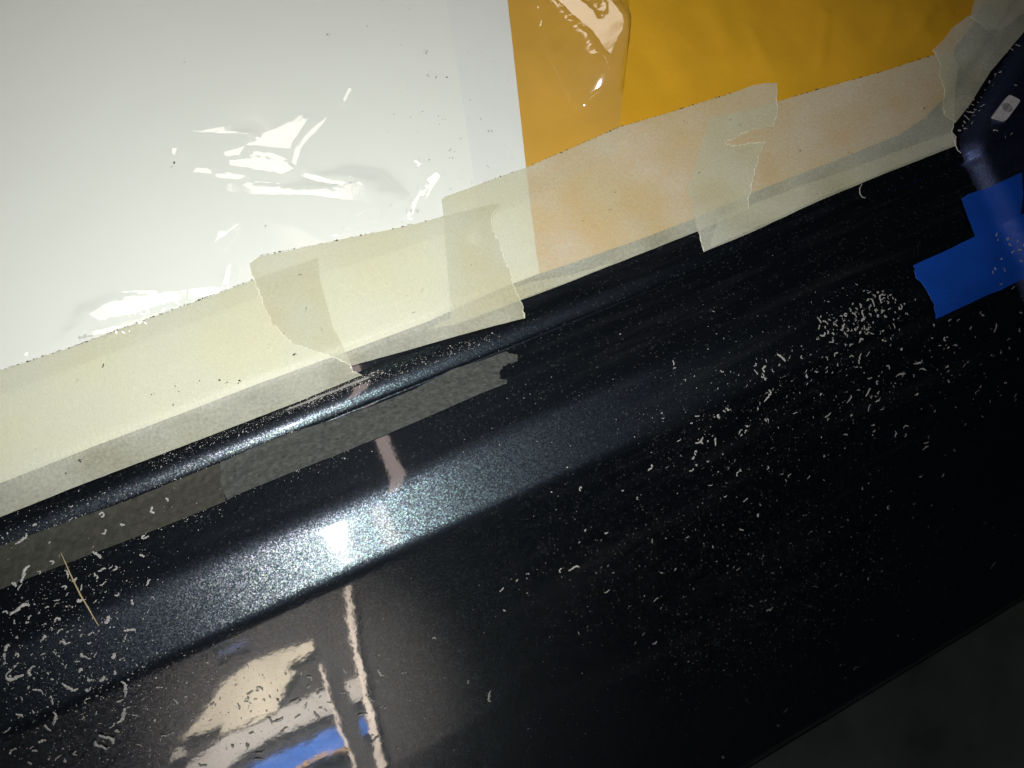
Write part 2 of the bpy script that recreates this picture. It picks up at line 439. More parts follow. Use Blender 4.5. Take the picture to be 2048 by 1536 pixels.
# ------------------------------------------------------------------ papers over the window
def wr_manila(a, b, V):
    out = np.zeros(len(a))
    for i, (x, y) in enumerate(zip(a, b)):
        out[i] = 0.0011 * nz(x * 18, y * 11, 2) + 0.0005 * nz(x * 60, y * 25, 5)
    for (p, q, hgt, w) in [(p, q, 0.6 * h_, w) for p, q, h_, w in MAN_R]:
        e = q - p; L = e @ e
        t = np.clip(((a - p[0]) * e[0] + (b - p[1]) * e[1]) / L, 0, 1)
        d = np.hypot(a - p[0] - t * e[0], b - p[1] - t * e[1])
        out += hgt * np.exp(-(d / w) ** 2)
    fx = sstep((a - EDGE_A) / 0.02)
    return (out + 0.0016) * free(a, b) * fx
def L2(x, y): return to_local(x, y, 0.0005)[:2]
EDGE_A = to_local(1262, 100)[0]
MAN_R = [(L2(1650, 30), L2(1632, 190), 0.0012, 0.0025), (L2(1500, 60), L2(1540, 150), 0.0009, 0.004), (L2(1780, 20), L2(1740, 130), 0.0012, 0.004),
         (L2(1860, 20), L2(1800, 120), 0.0014, 0.003), (L2(1900, 30), L2(1850, 100), 0.0016, 0.003), (L2(1420, -20), L2(1470, 170), 0.0008, 0.006)]
man = [(960, -150), (1700, -150), (2010, -150), (1985, -40), (1968, 0), (1945, 50), (1910, 95), (1893, 150), (1893, 192)] + PLINE[::-1][1:9] + [(1000, 577)]
man = [(960, -150), (1700, -150), (2010, -150), (1985, -40), (1968, 0), (1945, 50), (1910, 95), (1893, 150)] + [p for p in PLINE[::-1] if p[0] >= 1000]
o = drape('manila_sheet', man, MAT['manila'], 0.0005, cell=0.0022, lift=wr_manila, seed=21)
tag(o, 'yellow manila masking paper with soft creases at upper right', 'paper')
w2 = [(640, -150), (1000, -150), (1015, 0), (1034, 170), (1052, 335), (1072, 500), (1080, 546)] + [p for p in PLINE[::-1] if 640 < p[0] < 1010]
o = drape('paper_sheet', w2, MAT['white2'], 0.0010, cell=0.004, seed=22)
tag(o, 'bluish white paper strip showing beside the yellow paper', 'paper')
w1 = [(-170, -150), (872, -150), (893, 0), (924, 190), (950, 372), (975, 560)] + [p for p in PLINE[::-1] if p[0] < 870]
o = drape('paper_sheet', w1, MAT['white1'], 0.0014, cell=0.005, seed=23)
tag(o, 'large greenish white paper sheet covering the left of the window', 'paper')

# clear film with glint-shaped creases tilted to mirror the added light
FOFF = 0.0019
FAC = [
 [(618,239),(533,263),(502,280),(492,290),(530,296),(560,301),(581,304),(588,284)],
 [(490,291),(448,304),(451,314),(478,312)],
 [(506,303),(547,309),(577,325),(560,327),(506,313)],
 [(458,321),(513,317),(575,330),(588,345),(567,355),(520,345),(461,331)],
 [(393,335),(424,342),(424,349),(386,345)],
 [(430,347),(492,355),(478,362),(434,355)],
 [(458,365),(441,381),(513,395),(615,403),(668,413),(730,427),(761,443),(757,417),(737,393),(704,382),(680,386),(692,399),(640,396),(560,387)],
 [(592,340),(640,360),(702,378),(690,383),(640,371),(600,352)],
 [(655,231),(648,245),(606,292),(592,335),(584,330),(594,290),(628,255)],
 [(873,345),(853,359),(862,372),(848,402),(856,395),(867,374),(880,355)],
 [(843,376),(822,413),(812,436),(826,432),(832,410)],
 [(833,322),(842,330),(836,336),(826,320)],
 [(185,635),(212,614),(328,588),(372,580),(374,600),(325,611),(273,632),(208,648)],
 [(378,579),(437,570),(444,576),(437,590),(379,600)],
 [(446,572),(455,535),(463,526),(461,550),(458,573)],
 [(480,447),(431,487),(434,478),(475,448)],
 [(165,682),(230,655),(300,634),(330,622),(290,646),(215,672)],
 [(1093,-45),(1123,0),(1147,31),(1167,62),(1195,99),(1212,137),(1222,152),(1232,130),(1242,110),(1244,95),(1242,82),(1229,58),(1219,34),(1212,0),(1206,-40),(1195,-40),(1201,0),(1210,25),(1219,50),(1220,70),(1210,80),(1200,75),(1195,58),(1171,27),(1143,0),(1113,-45)],
 [(698,175),(704,180),(690,205),(686,200)], [(345,295),(354,297),(350,312),(344,308)],
 [(50,706),(57,704),(56,713),(50,712)], [(380,262),(460,266),(500,272),(460,270),(400,265)],
]
FAC[17] = [(x - 26, y) for x, y in FAC[17]]
FACL = []
for fp in FAC:
    r = random.Random(len(FACL) + 40); dn_ = []
    for (p, q) in zip(fp, fp[1:] + fp[:1]):
        d = math.hypot(q[0]-p[0], q[1]-p[1]); k = max(1, int(d / 9))
        for j in range(k):
            t = j / k; dn_.append((p[0]+(q[0]-p[0])*t + r.uniform(-1.6, 1.6) * (j > 0), p[1]+(q[1]-p[1])*t + r.uniform(-1.6, 1.6) * (j > 0)))
    L_ = np.array([to_local(x, y, FOFF)[:2] for x, y in dn_])
    c = L_.mean(0); cz = float(surf(c[0], c[1])) + FOFF
    C3 = np.array([c[0], c[1], cz])
    vi = CAM - C3; vi /= np.linalg.norm(vi); li = GLINT - C3; li /= np.linalg.norm(li)
    n = vi + li; n /= np.linalg.norm(n)
    bn = surf_n(c[0], c[1])
    gx_, gy_ = -n[0]/n[2], -n[1]/n[2]; bx_, by_ = -bn[0]/bn[2], -bn[1]/bn[2]
    FACL.append((L_ * 1000, (gx_ - bx_, gy_ - by_), c))
FEP = np.array([to_local(x, y)[:2] for x, y in [(1236, 300), (1240, 255), (1250, 130), (1258, 0), (1262, -150)]])
def FE(b): return np.interp(b, FEP[:, 1], FEP[:, 0])
def film_lift(a, b, V):
    out = np.array([0.0002 * (0.7 + nz(x * 22, y * 22, 9)) for x, y in zip(a, b)]) * free(a, b)
    if V is None: return out
    INS = np.zeros(len(a), bool)
    for (poly, g_, c) in FACL: INS |= inside([tuple(p) for p in poly], V[:, 0], V[:, 1])
    for k, (poly, (gx_, gy_), c) in enumerate(FACL):
        pl = [tuple(p) for p in poly]
        ins = inside(pl, V[:, 0], V[:, 1])
        for p in pl:                                   # outline vertices belong to the facet
            ins |= (np.abs(V[:, 0] - p[0]) < 2e-3) & (np.abs(V[:, 1] - p[1]) < 2e-3)
        if not ins.any(): continue
        h = gx_ * (a[ins] - c[0]) + gy_ * (b[ins] - c[1])
        h = h - h.min()
        if True:
            pa = poly / 1000; hb = gx_ * (pa[:, 0] - c[0]) + gy_ * (pa[:, 1] - c[1]); hb = hb - hb.min()
            near = ~ins & (V[:, 0] > poly[:, 0].min() - 14) & (V[:, 0] < poly[:, 0].max() + 14) & (V[:, 1] > poly[:, 1].min() - 14) & (V[:, 1] < poly[:, 1].max() + 14)
            idx = np.nonzero(near & ~INS)[0]
            if len(idx):
                dm = np.hypot(a[idx][:, None] - pa[None, :, 0], b[idx][:, None] - pa[None, :, 1]); kk = dm.argmin(1)
                dmin = dm[np.arange(len(idx)), kk]; reach = 0.002 + 1.6 * hb[kk]
                clr = np.clip((b[idx] - np.interp(a[idx], TOPL[:, 0], TOPL[:, 1])) / 0.004, 0, 1)
                out[idx] = np.maximum(out[idx], hb[kk] * (1 - sstep(dmin / reach)) * clr)
        wob = np.array([0.00010 * nz(x * 150, y * 150, k) for x, y in zip(a[ins], b[ins])])
        out[ins] = h + wob
    return out * np.clip((FE(b) - a) / 0.007, 0, 1)
filmp = [(-170, -150), (1262, -150), (1258, 0), (1250, 130), (1240, 255), (1236, 300), (1100, 380), (940, 450), (800, 500), (600, 560), (400, 640), (200, 715), (0, 790), (-170, 850)]
film = drape('plastic_film', filmp, MAT['film'], FOFF, cell=0.0022, lift=film_lift, extra=[[tuple(p) for p in f[0]] for f in FACL], seed=24)
tag(film, 'clear glossy plastic film with bright creases over the papers', 'plastic film')
me = film.data
pc = np.array([p.center[:2] for p in me.polygons]) * 1000
fl = np.zeros(len(pc), bool)
for f in FACL: fl |= inside([tuple(p) for p in f[0]], pc[:, 0], pc[:, 1])
me.polygons.foreach_set('use_smooth', (~fl).tolist())

# ------------------------------------------------------------------ masking tape
def tl(scale=1.0, sd=0, bumps=()):
    def f(a, b, V):
        out = np.array([scale * (0.00012 * (0.8 + nz(x * 30, y * 30, sd)) + 0.00004 * nz(x * 150, y * 150, sd)) for x, y in zip(a, b)])
        for (p, r, h) in bumps:
            out += h * np.exp(-(((a - p[0]) ** 2 + (b - p[1]) ** 2) / r ** 2))
        return out
    return f
def lines(bumps):
    def f(a, b):
        out = np.zeros(len(a))
        for (p, q, w, h) in bumps:
            e = q - p; t = np.clip(((a - p[0]) * e[0] + (b - p[1]) * e[1]) / (e @ e), 0, 1)
            d = np.hypot(a - p[0] - t * e[0], b - p[1] - t * e[1]); out += h * np.exp(-(d / w) ** 2)
        return out
    return f
TG = 'masking tape along the window edge'
def tape(px, off, label, seed, lift=None):
    o = drape('masking_tape', px, MAT['tape'], off, cell=0.0025, lift=lift or tl(1, seed), seed=seed)
    return tag(o, label, 'masking tape', TG)
tape([(1440,430),(1500,410),(1600,372),(1700,338),(1800,300),(1905,263),(1907,287),(1760,346),(1640,395),(1500,460),(1420,494)], 0.0010,
     'narrow hidden band of masking tape under the lower edge of the right-hand tape', 31)
tape([(930,622),(1015,580),(1060,563),(1140,549),(1232,523),(1225,527),(1140,561),(1060,590),(1000,613),(900,650),(850,660)], 0.0012,
     'narrow folded band of masking tape under the middle tape, above black paint', 32)
tape([(1375,380),(1400,300),(1420,235),(1490,222),(1549,205),(1640,178),(1760,145),(1875,108),(1900,100),(1915,130),(1912,232,'t'),(1908,262,'t'),(1916,273,'t'),(1913,290),(1760,350),(1640,400),(1500,465),(1410,502,'t'),(1405,490,'t'),(1402,474,'t'),(1398,459),(1385,420)], 0.0018,
     'masking tape on the yellow paper ending at the raised door end, torn at both ends', 33)
lc = lines([(L2(1548, 175), L2(1548, 255), 0.006, 0.0026), (L2(1527, 290), L2(1500, 415), 0.005, 0.0020)])
tape([(883,400),(890,393),(960,368),(1055,334),(1150,293),(1240,254),(1330,228),(1400,206),(1470,184),(1505,171),(1530,168),(1549,172,'t'),(1547,205,'t'),(1550,230,'t'),(1543,258),(1525,257,'t'),(1505,259,'t'),(1480,270,'t'),(1450,287,'t'),(1470,291,'t'),(1500,286,'t'),(1527,288,'t'),(1516,310,'t'),(1510,335,'t'),(1501,370,'t'),(1497,400,'t'),(1499,419),(1398,460),(1340,483),(1230,526),(1140,562),(1060,592),(1000,615),(905,650),(900,600),(890,480),(887,432)], 0.0025,
     'middle masking tape with a slit torn into its right end, across white and yellow paper', 34,
     lambda a, b, V: tl(1, 4)(a, b, V) + lc(a, b))
tape([(-120,783),(0,741),(150,692),(300,636),(400,600),(505,560),(560,541),(636,515),(640,560),(666,655),(690,700),(700,722,'t'),(706,741,'t'),(724,748),(600,800),(450,858),(300,915),(150,972),(0,1032),(-120,1080)], 0.0030,
     'leftmost long masking tape over white paper, reaching the left edge', 35)
lbm = lines([(L2(945, 470), L2(985, 418), 0.004, 0.0030), (L2(900, 440), L2(890, 520), 0.005, 0.0010), (L2(930, 600), L2(1020, 570), 0.003, 0.0004)])
tape([(499,527),(520,512),(560,505),(630,490),(700,475),(790,457),(887,434),(948,417),(999,411,'t'),(985,433,'t'),(981,445,'t'),(990,471,'t'),(1000,485,'t'),(1009,520,'t'),(1023,546,'t'),(1027,567,'t'),(1039,586,'t'),(1044,598,'t'),(1049,610,'t'),(1053,633),(985,650),(905,672),(800,702),(702,729,'t'),(680,718,'t'),(632,703,'t'),(590,690,'t'),(564,669,'t'),(543,645,'t'),(525,605,'t'),(512,570,'t'),(503,545)], 0.0036,
     'masking tape over white paper with a lifted corner, torn at both ends', 36,
     lambda a, b, V: tl(1, 6)(a, b, V) + lbm(a, b))
le = lines([(L2(2030, 20), L2(1935, 190), 0.003, 0.0012), (L2(1960, 60), L2(1930, 120), 0.004, 0.0012), (L2(2000, 60), L2(1900, 170), 0.003, 0.0008)])
tape([(1865,100),(1885,82),(1905,55),(1935,33),(1950,28),(1962,-30),(2120,-80),(2075,30),(2048,66),(1985,140),(1945,205),(1915,243),(1895,232,'t'),(1890,215,'t'),(1888,180,'t'),(1878,150,'t'),(1880,130,'t')], 0.0024,
     'crumpled masking tape running up along the raised door end', 37, lambda a, b, V: tl(3, 8)(a, b, V) + le(a, b))
tape([(1958,-40),(2120,-110),(2100,-20),(2020,50),(1972,62,'t'),(1962,50,'t'),(1940,34)], 0.0032,
     'small crumpled tape scrap at the very top right corner', 38, tl(4, 9))

# ------------------------------------------------------------------ blue tape
BG = 'blue tape at the raised door end'
o = drape('blue_tape', [(1922,398),(1935,389),(1980,374),(2010,360),(2043,345),(2046,390),(2041,432),(2060,440),(2060,470),(1990,500),(1952,500),(1950,475),(1935,435)], MAT['blue'], 0.0009, cell=0.003, lift=tl(2, 3), seed=41, settle=False)
tag(o, 'upper piece of blue tape folded over the raised door end', 'blue tape', BG)
o = drape('blue_tape', [(1826,531),(1890,502),(1950,473),(2010,446),(2100,400),(2130,510),(2048,557),(1998,582),(1975,590),(1872,638,'t'),(1868,610,'t'),(1858,590,'t'),(1845,570,'t'),(1832,555,'t')], MAT['blue'], 0.0013, cell=0.003, lift=tl(1, 4), seed=42, lip='blue', settle=False)
tag(o, 'lower piece of blue tape with torn left end on black paint', 'blue tape', BG)

# ------------------------------------------------------------------ clip with a hole
def clip_build():
    q = [to_local(x, y, 0.0012) for x, y in [(2015,191),(2040,203),(2008,246),(1983,234)]]
    c = sum(q) / 4; n = np.cross(q[3] - q[0], q[1] - q[0]); n /= np.linalg.norm(n)
    if n @ (CAM - c) < 0: n = -n
    root = empty('clip', tuple(c)); tag(root, 'small dull white plastic clip with a round hole on the raised end', 'clip')
    vo = []; vi = []
    ux = (q[1] - q[0]) / 2; uy = (q[3] - q[0]) / 2; K = 32
    for k in range(K):
        t = 2 * math.pi * k / K; cx_, sy_ = math.cos(t), math.sin(t)
        mm = max(abs(cx_), abs(sy_)); ex = 9.0
        rr = (abs(cx_) ** ex + abs(sy_) ** ex) ** (-1 / ex)
        vo.append(ux * cx_ * rr + uy * sy_ * rr)
        e1 = ux / np.linalg.norm(ux); e2 = np.cross(n, e1)
        vi.append((e1 * cx_ + e2 * sy_) * 0.0027)
    th = n * 0.0012
    V_ = []
    for k in range(K): V_ += [vo[k] - th, vo[k] * 0.97 + th, vi[k] + th, vi[k] - th * 1.0]
    Fc = []
    for k in range(K):
        s, e = k * 4, ((k + 1) % K) * 4
        Fc += [(s, e, e + 1, s + 1), (s + 1, e + 1, e + 2, s + 2)]
    link('plate', V_, Fc, MAT['clip'], root, smooth=False)
    V2 = [tuple(v * 1.01 + th * 1.02) for v in vi] + [tuple(v * 0.9 - th * 0.8) for v in vi] + [tuple(-th * 0.9)]
    link('socket', V2, [(k, (k + 1) % K, K + (k + 1) % K, K + k) for k in range(K)] + [(K + k, K + (k + 1) % K, 2 * K) for k in range(K)], MAT['black'], root)
clip_build()

# ------------------------------------------------------------------ shavings, dust, threads
def shaving_mesh(i):
    r = random.Random(100 + i)
    L_ = r.choice([1.6, 2.0, 2.4, 2.8, 3.4, 4.2, 5.4]) * 0.001; n = 14; rad = r.uniform(0.15, 0.29) * 0.001
    ang = r.uniform(0, 6.28); curl = r.uniform(-5.5, 5.5); x = y = 0.0; pts = []
    for k in range(n):
        t = k / (n - 1)
        pts.append(Vector((x, y, 0.00025 + abs(math.sin(t * 3.1 + i)) * r.uniform(0.0, 0.0004))))
        ang += curl / n + r.uniform(-0.8, 0.8); x += math.cos(ang) * L_ / n; y += math.sin(ang) * L_ / n
    c = sum(pts, Vector()) / n; V_ = []; Fc = []
    for k, p in enumerate(pts):
        t = (pts[min(n-1, k+1)] - pts[max(0, k-1)]).normalized(); s = t.cross(Vector((0, 0, 1))).normalized(); u = s.cross(t)
        w = rad * (0.45 + 0.9 * math.sin(math.pi * (0.12 + 0.76 * k / (n - 1)))) * r.uniform(0.5, 1.5)
        q = p - Vector((c.x, c.y, 0))
        V_ += [q + s * w, q + u * w * 0.6, q - s * w, q - u * w * 0.6]
    for k in range(n - 1):
        for m_ in range(4):
            Fc.append((k*4+m_, k*4+(m_+1) % 4, (k+1)*4+(m_+1) % 4, (k+1)*4+m_))
    Fc += [(3, 2, 1, 0), ((n-1)*4, (n-1)*4+1, (n-1)*4+2, (n-1)*4+3)]
    me = bpy.data.meshes.new('shaving'); me.from_pydata([tuple(v) for v in V_], [], Fc); me.materials.append(MAT['shave']); me.update()
    return me
SH = [shaving_mesh(i) for i in range(22)]
def over(px, py, extra=0.0):
    p = to_local(px, py, extra); n = surf_n(p[0], p[1]); return p, n
ZLAB = {
 'left': ('grey curled shaving scattered on the blue-black paint at lower left', 'shavings at the lower left'),
 'low': ('grey curled shaving lying where the lower panel mirrors the workshop', 'shavings on the mirrored patch'),
 'heap': ('pale curled shaving in the loose heap left of the blue tape', 'shavings heaped by the blue tape'),
 'field': ('pale curled shaving scattered over the black lower panel at right', 'shavings on the black panel'),
 'end': ('fine pale shaving in the groove beside the raised door end', 'shavings by the raised end'),
 'blue': ('dull crumb of shaving stuck on the blue tape', 'shavings on the blue tape'),
}
SURPLUS = []
def shave(px, py, zone, sc=1.0, extra=0.0, mesh=None, rot=None):
    if zone in ('field', 'heap', 'low') and sc < 0.86: SURPLUS.append((px, py, sc)); return
    p, n = over(px, py, extra)
    o = bpy.data.objects.new('shaving', mesh or random.choice(SH)); COL.objects.link(o)
    q = Vector((0, 0, 1)).rotation_difference(Vector(n)).to_matrix() @ Matrix.Rotation(rot if rot is not None else random.uniform(0, 6.28), 3, 'Z')
    o.matrix_world = Matrix.Translation(Vector(p)) @ q.to_4x4() @ Matrix.Scale(sc, 4)
    tag(o, ZLAB[zone][0], 'shaving', ZLAB[zone][1])
    return o
TR_LEFT = [(70,1050),(140,1040),(45,1078),(25,1095),(100,1085),(245,1050),(305,1022),(335,1000),(210,1065),(290,1075),(205,1030),(195,1110),(285,1112),(232,1138),(297,1165),(50,1148),(30,1170),(80,1145),(105,1125),(135,1148),(150,1160),(190,1150),(205,1140),(235,1190),(265,1205),(195,1155),(130,1175),(160,1202),(95,1215),(40,1218),(12,1225),(60,1235),(115,1240),(30,1245),(35,1275),(55,1245),(15,1295),(35,1310),(10,1312),(90,1275),(110,1305),(165,1310),(175,1315),(162,1340),(180,1360),(205,1358),(60,1345),(75,1380),(85,1385),(58,1375),(105,1400),(18,1345),(30,1355),(130,1285),(228,1312),(230,1345),(175,1380),(140,1375),(250,1375),(240,1400),(225,1450),(235,1460),(245,1430),(110,1435),(95,1455),(85,1480),(130,1520),(150,1505),(200,1490),(215,1475),(70,1500),(40,1430),(15,1460),(25,1500),(60,1525),(260,1260),(120,1262),(215,1240)]
for (x, y) in TR_LEFT: shave(x, y, 'left', random.uniform(0.7, 1.4))
TR_LOW = [(424,1408),(431,1410),(500,1385),(515,1381),(520,1376),(495,1397),(540,1393),(556,1400),(563,1412),(575,1394),(620,1355),(617,1373),(590,1400),(600,1400),(636,1386),(643,1380),(641,1415),(595,1432),(634,1432),(540,1440),(555,1440),(568,1458),(503,1465),(495,1490),(465,1492),(440,1480),(415,1470),(517,1518),(520,1505),(560,1500),(405,1530),(690,1342),(716,1350),(690,1370),(688,1385),(697,1388),(725,1428),(730,1420),(745,1470),(750,1478),(760,1345),(805,1345),(742,1398),(820,1400),(763,1412),(770,1415),(815,1430),(795,1495),(322,1478),(330,1470),(300,1500),(345,1465),(310,1440)]
for (x, y) in TR_LOW: shave(x, y, 'low', random.uniform(0.6, 1.05))
TR_HEAP = [(1755,585),(1765,590),(1780,590),(1790,600),(1745,605),(1760,598),(1735,600),(1740,612),(1775,605),(1785,596),(1720,612),(1705,608),(1712,618),(1700,620),(1750,620),(1765,622),(1778,618),(1790,625),(1800,615),(1812,628),(1808,608),(1690,630),(1685,640),(1708,630),(1725,628),(1740,630),(1755,632),(1770,633),(1638,640),(1650,655),(1655,665),(1665,668),(1670,650),(1685,655),(1690,668),(1695,660),(1710,660),(1720,665),(1728,655),(1735,658),(1660,685),(1665,682),(1690,690),(1700,690),(1720,680),(1765,662),(1760,665),(1765,680),(1770,682),(1650,645),(1645,670),(1780,690),(1802,698),(1715,655),(1725,640),(1748,592)]
for (x, y) in TR_HEAP: shave(x, y, 'heap', random.uniform(0.7, 1.15))
TR_FIELD = [(1527,738),(1525,752),(1530,758),(1545,742),(1558,730),(1562,715),(1510,730),(1602,715),(1612,751),(1632,743),(1653,735),(1653,716),(1670,708),(1702,712),(1718,717),(1712,734),(1735,707),(1735,666),(1775,733),(1800,748),(1835,725),(1845,738),(1893,732),(1895,742),(1896,762),(1895,695),(1910,690),(1888,678),(1863,676),(1867,650),(1898,640),(1915,640),(1940,655),(1960,625),(1965,630),(1990,655),(2000,705),(2017,696),(2038,660),(2040,625),(1738,756),(1753,765),(1755,785),(1735,784),(1698,798),(1755,800),(1805,750),(1832,788),(1737,816),(1702,830),(1655,830),(1655,838),(1640,788),(1545,778),(1535,792),(1515,817),(1530,840),(1493,852),(1490,862),(1482,870),(1455,818),(1448,822),(1436,832),(1402,878),(1398,885),(1390,905),(1385,915),(1382,940),(1392,930),(1415,922),(1430,883),(1480,940),(1475,945),(1357,880),(1300,935),(1420,970),(1535,935),(1577,950),(1745,850),(1747,862),(1810,852),(1810,870),(1790,868),(1850,895),(1852,885),(1840,952),(1885,950),(1960,773),(1930,848),(2000,790),(2010,765),(2030,800),(1212,1065),(1170,1060),(1160,977),(1120,1140),(1147,1135),(1213,1182),(1003,1178),(1055,1147),(1033,1160),(1008,1220),(868,1275),(936,1362),(978,1392),(1308,1285),(1376,1322),(1270,1285),(1538,1218),(1570,1420),(1555,1450),(1425,1093),(1445,1513),(1490,1000),(1515,1030),(1350,1138),(1322,1145),(1695,1040),(1775,1015),(1862,1010),(1735,1157),(1658,1063),(1795,1270),(1825,1278),(1680,1330),(1710,1335),(1690,1355),(1970,1045),(1985,1055),(2030,1070),(1985,1130)]
for (x, y) in TR_FIELD: shave(x, y, 'field', random.uniform(0.7, 1.3))
TR_END = [(1945,210),(1950,220),(1940,225),(1932,235),(1928,245),(1938,240),(1948,232),(1955,205),(1962,195),(1965,212),(1958,222),(1925,252),(1930,258),(1918,262),(1945,246),(1970,180),(1978,165),(1985,172),(1990,150),(2000,145),(2012,105),(2020,98),(2035,92),(2030,172),(1945,200),(1935,215),(1990,262),(2022,268),(2010,275)]
for (x, y) in TR_END: shave(x, y, 'end', random.uniform(0.6, 1.1))
TR_BLUE = [(1992,470),(1995,480),(2020,490),(2035,482),(2040,500),(2025,505),(2002,518),(1990,538),(1985,545),(2008,540),(2042,522),(2048,490),(2015,478),(2025,575),(2002,568)]
for (x, y) in TR_BLUE: shave(x, y, 'blue', random.uniform(0.6, 1.0), 0.0018)

for (n_, cx, cy, sx, sy) in [(90, 1725, 635, 50, 30), (70, 1720, 760, 130, 60), (60, 1500, 860, 130, 80), (60, 1400, 1130, 220, 110), (60, 1650, 1120, 200, 120), (120, 110, 1270, 90, 130), (40, 260, 1420, 90, 70), (60, 560, 1420, 90, 50), (40, 1940, 720, 70, 60)]:
    for _ in range(n_):
        x, y = random.gauss(cx, sx), random.gauss(cy, sy)
        if x < 2050 and y < min(1545, 2395 - .595 * x) and y > 560 and not (x > 1800 and y < 640): SURPLUS.append((x, y, random.uniform(0.22, 0.62)))
SV = []; SF = []
for (x, y, sc) in SURPLUS:
    p, n = over(x, y); me = random.choice(SH); k = len(SV)
    q = Vector((0, 0, 1)).rotation_difference(Vector(n)).to_matrix() @ Matrix.Rotation(random.uniform(0, 6.28), 3, 'Z')
    SV += [Vector(p) + q @ (v.co * sc) for v in me.vertices]; SF += [[k + i for i in f.vertices] for f in me.polygons]
tag(link('shavings', SV, SF, MAT['shave'], smooth=False), 'smallest pale shavings strewn over the dark lower panel', 'shavings', kind='stuff')
def specks(name, spots, m, label, cat, flat=0.6, size=(0.00006, 0.00018), off=0.0):
    V_ = []; Fc = []
    for (x, y) in spots:
        p, n = over(x, y, off(x, y) if callable(off) else off); n = Vector(n)
        r = random.uniform(*size) if random.random() < 0.93 else size[1] * random.uniform(1.0, 1.9)
        t = n.orthogonal().normalized(); t = (Matrix.Rotation(random.uniform(0, 6.28), 3, n) @ t); u = n.cross(t)
        c = Vector(p) + n * r * 0.3; k = len(V_); el = random.uniform(0.8, 2.2)
        V_ += [c + t * r * el, c + u * r, c - t * r * el * random.uniform(.6, 1), c - u * r * random.uniform(.5, 1), c + n * r * flat * 1.5]
        Fc += [(k, k+1, k+4), (k+1, k+2, k+4), (k+2, k+3, k+4), (k+3, k, k+4)]
    o = link(name, V_, Fc, m, smooth=False)
    return tag(o, label, cat, kind='stuff')
sp = []
def band(x0, y0, x1, y1, half, n, pw=1.0):
    for _ in range(n):
        t = random.random(); w = random.gauss(0, half)
        sp.append((x0 + (x1 - x0) * t + w * 0.38, y0 + (y1 - y0) * t + w))
def blob(x, y, sx, sy, n):
    for _ in range(n): sp.append((random.gauss(x, sx), random.gauss(y, sy)))
band(600, 808, 760, 738, 9, 650); band(700, 768, 1000, 668, 9, 330); band(300, 930, 600, 812, 6, 260); band(1050, 612, 1230, 545, 4, 40)
band(0, 1085, 440, 918, 16, 300); band(150, 1080, 440, 965, 22, 420); band(455, 905, 700, 815, 8, 160); band(440, 985, 740, 880, 12, 160)
blob(350, 1010, 45, 25, 220); blob(110, 1240, 110, 110, 520); blob(300, 1250, 130, 120, 300); blob(130, 1420, 110, 80, 320); blob(330, 1440, 90, 60, 140)
blob(520, 1430, 110, 60, 170); blob(760, 1400, 120, 90, 160)
blob(1500, 880, 160, 100, 300); blob(1720, 740, 130, 80, 260); blob(1400, 1120, 220, 110, 320)
for _ in range(950):
    x = random.uniform(1050, 2040); y = random.uniform(1000, 1520)
    if y < 2410 - 0.595 * x: sp.append((x, y))
for _ in range(800):
    t = random.random(); x = 1330 + 560 * t + random.gauss(0, 70); y = 1370 - 290 * t + random.gauss(0, 60)
    if y < 2405 - 0.595 * x: sp.append((x, y))
for _ in range(130): sp.append((random.uniform(850, 1700), random.uniform(600, 1000)))
def below(x, y): # keep off the masked window
    return y > np.interp(x, [0, 724, 1053, 1400, 1913], [1036, 752, 640, 500, 296]) and x < 2060 and y < 1560 and y < 2420 - .595 * x
sp = [(x, y) for x, y in sp if below(x, y)]
specks('dust', sp, MAT['dust'], 'fine pale sanding dust strewn over the dark paint', 'dust', off=lambda x, y: 0.0007 if 820 < y + 0.4 * x - 240 < 925 and x < 1040 and False else 0.0)
# dark crumbs on paper, film and tape, and dirt caught along the tape's upper edges
dk = [(599,549),(612,620),(570,668),(205,735),(68,898),(305,788),(345,775),(358,782),(398,762),(440,762),(454,768),(478,763),(442,778),(580,787),(815,590),(828,625),(845,580),(1595,292),(1598,300),(1400,345),(1370,240),(1462,240),(848,100),(852,104),(856,148),(873,155),(975,260),(985,262),(900,300),(907,305),(903,315),(975,335),(902,378),(815,420),(822,423),(828,425),(835,420),(785,60),(805,35),(820,18),(800,185),(370,128),(530,452),(345,330),(697,177),(655,70),(1230,385),(1170,440),(1480,250),(1640,330),(1700,305),(1790,250),(1850,215),(590,708),(640,660),(155,760),(160,920),(130,945),(350,812),(540,690),(940,530),(1220,420)]
dk2 = []
for x, y in dk:
    for _ in range(random.randint(1, 4)): dk2.append((x + random.gauss(0, 2.2), y + random.gauss(0, 2.2)))
def along(pts, n):
    for _ in range(n):
        k = random.randrange(len(pts) - 1); t = random.random(); p, q = pts[k], pts[k + 1]
        dk2.append((p[0] + (q[0] - p[0]) * t, p[1] + (q[1] - p[1]) * t + random.gauss(-0.6, 0.5)))
along([(0,741),(150,692),(300,636),(400,600),(505,560)], 130)
along([(520,512),(630,490),(790,457),(887,434)], 60)
along([(960,368),(1055,334),(1150,293),(1240,254),(1330,228),(1400,206),(1470,184)], 130)
along([(1560,202),(1640,178),(1760,145),(1865,110)], 80)
for _ in range(60): dk2.append((random.gauss(860, 90), random.gauss(260, 130)))
dk2 = [(x, y) for x, y in dk2 if y < np.interp(x, [0, 724, 1053, 1400, 1913], [1000, 720, 600, 470, 260])]
specks('dirt', dk2, MAT['dirt'], 'dark dirt crumbs on the tape, papers and film', 'dirt', size=(0.00009, 0.00026), off=0.0040)

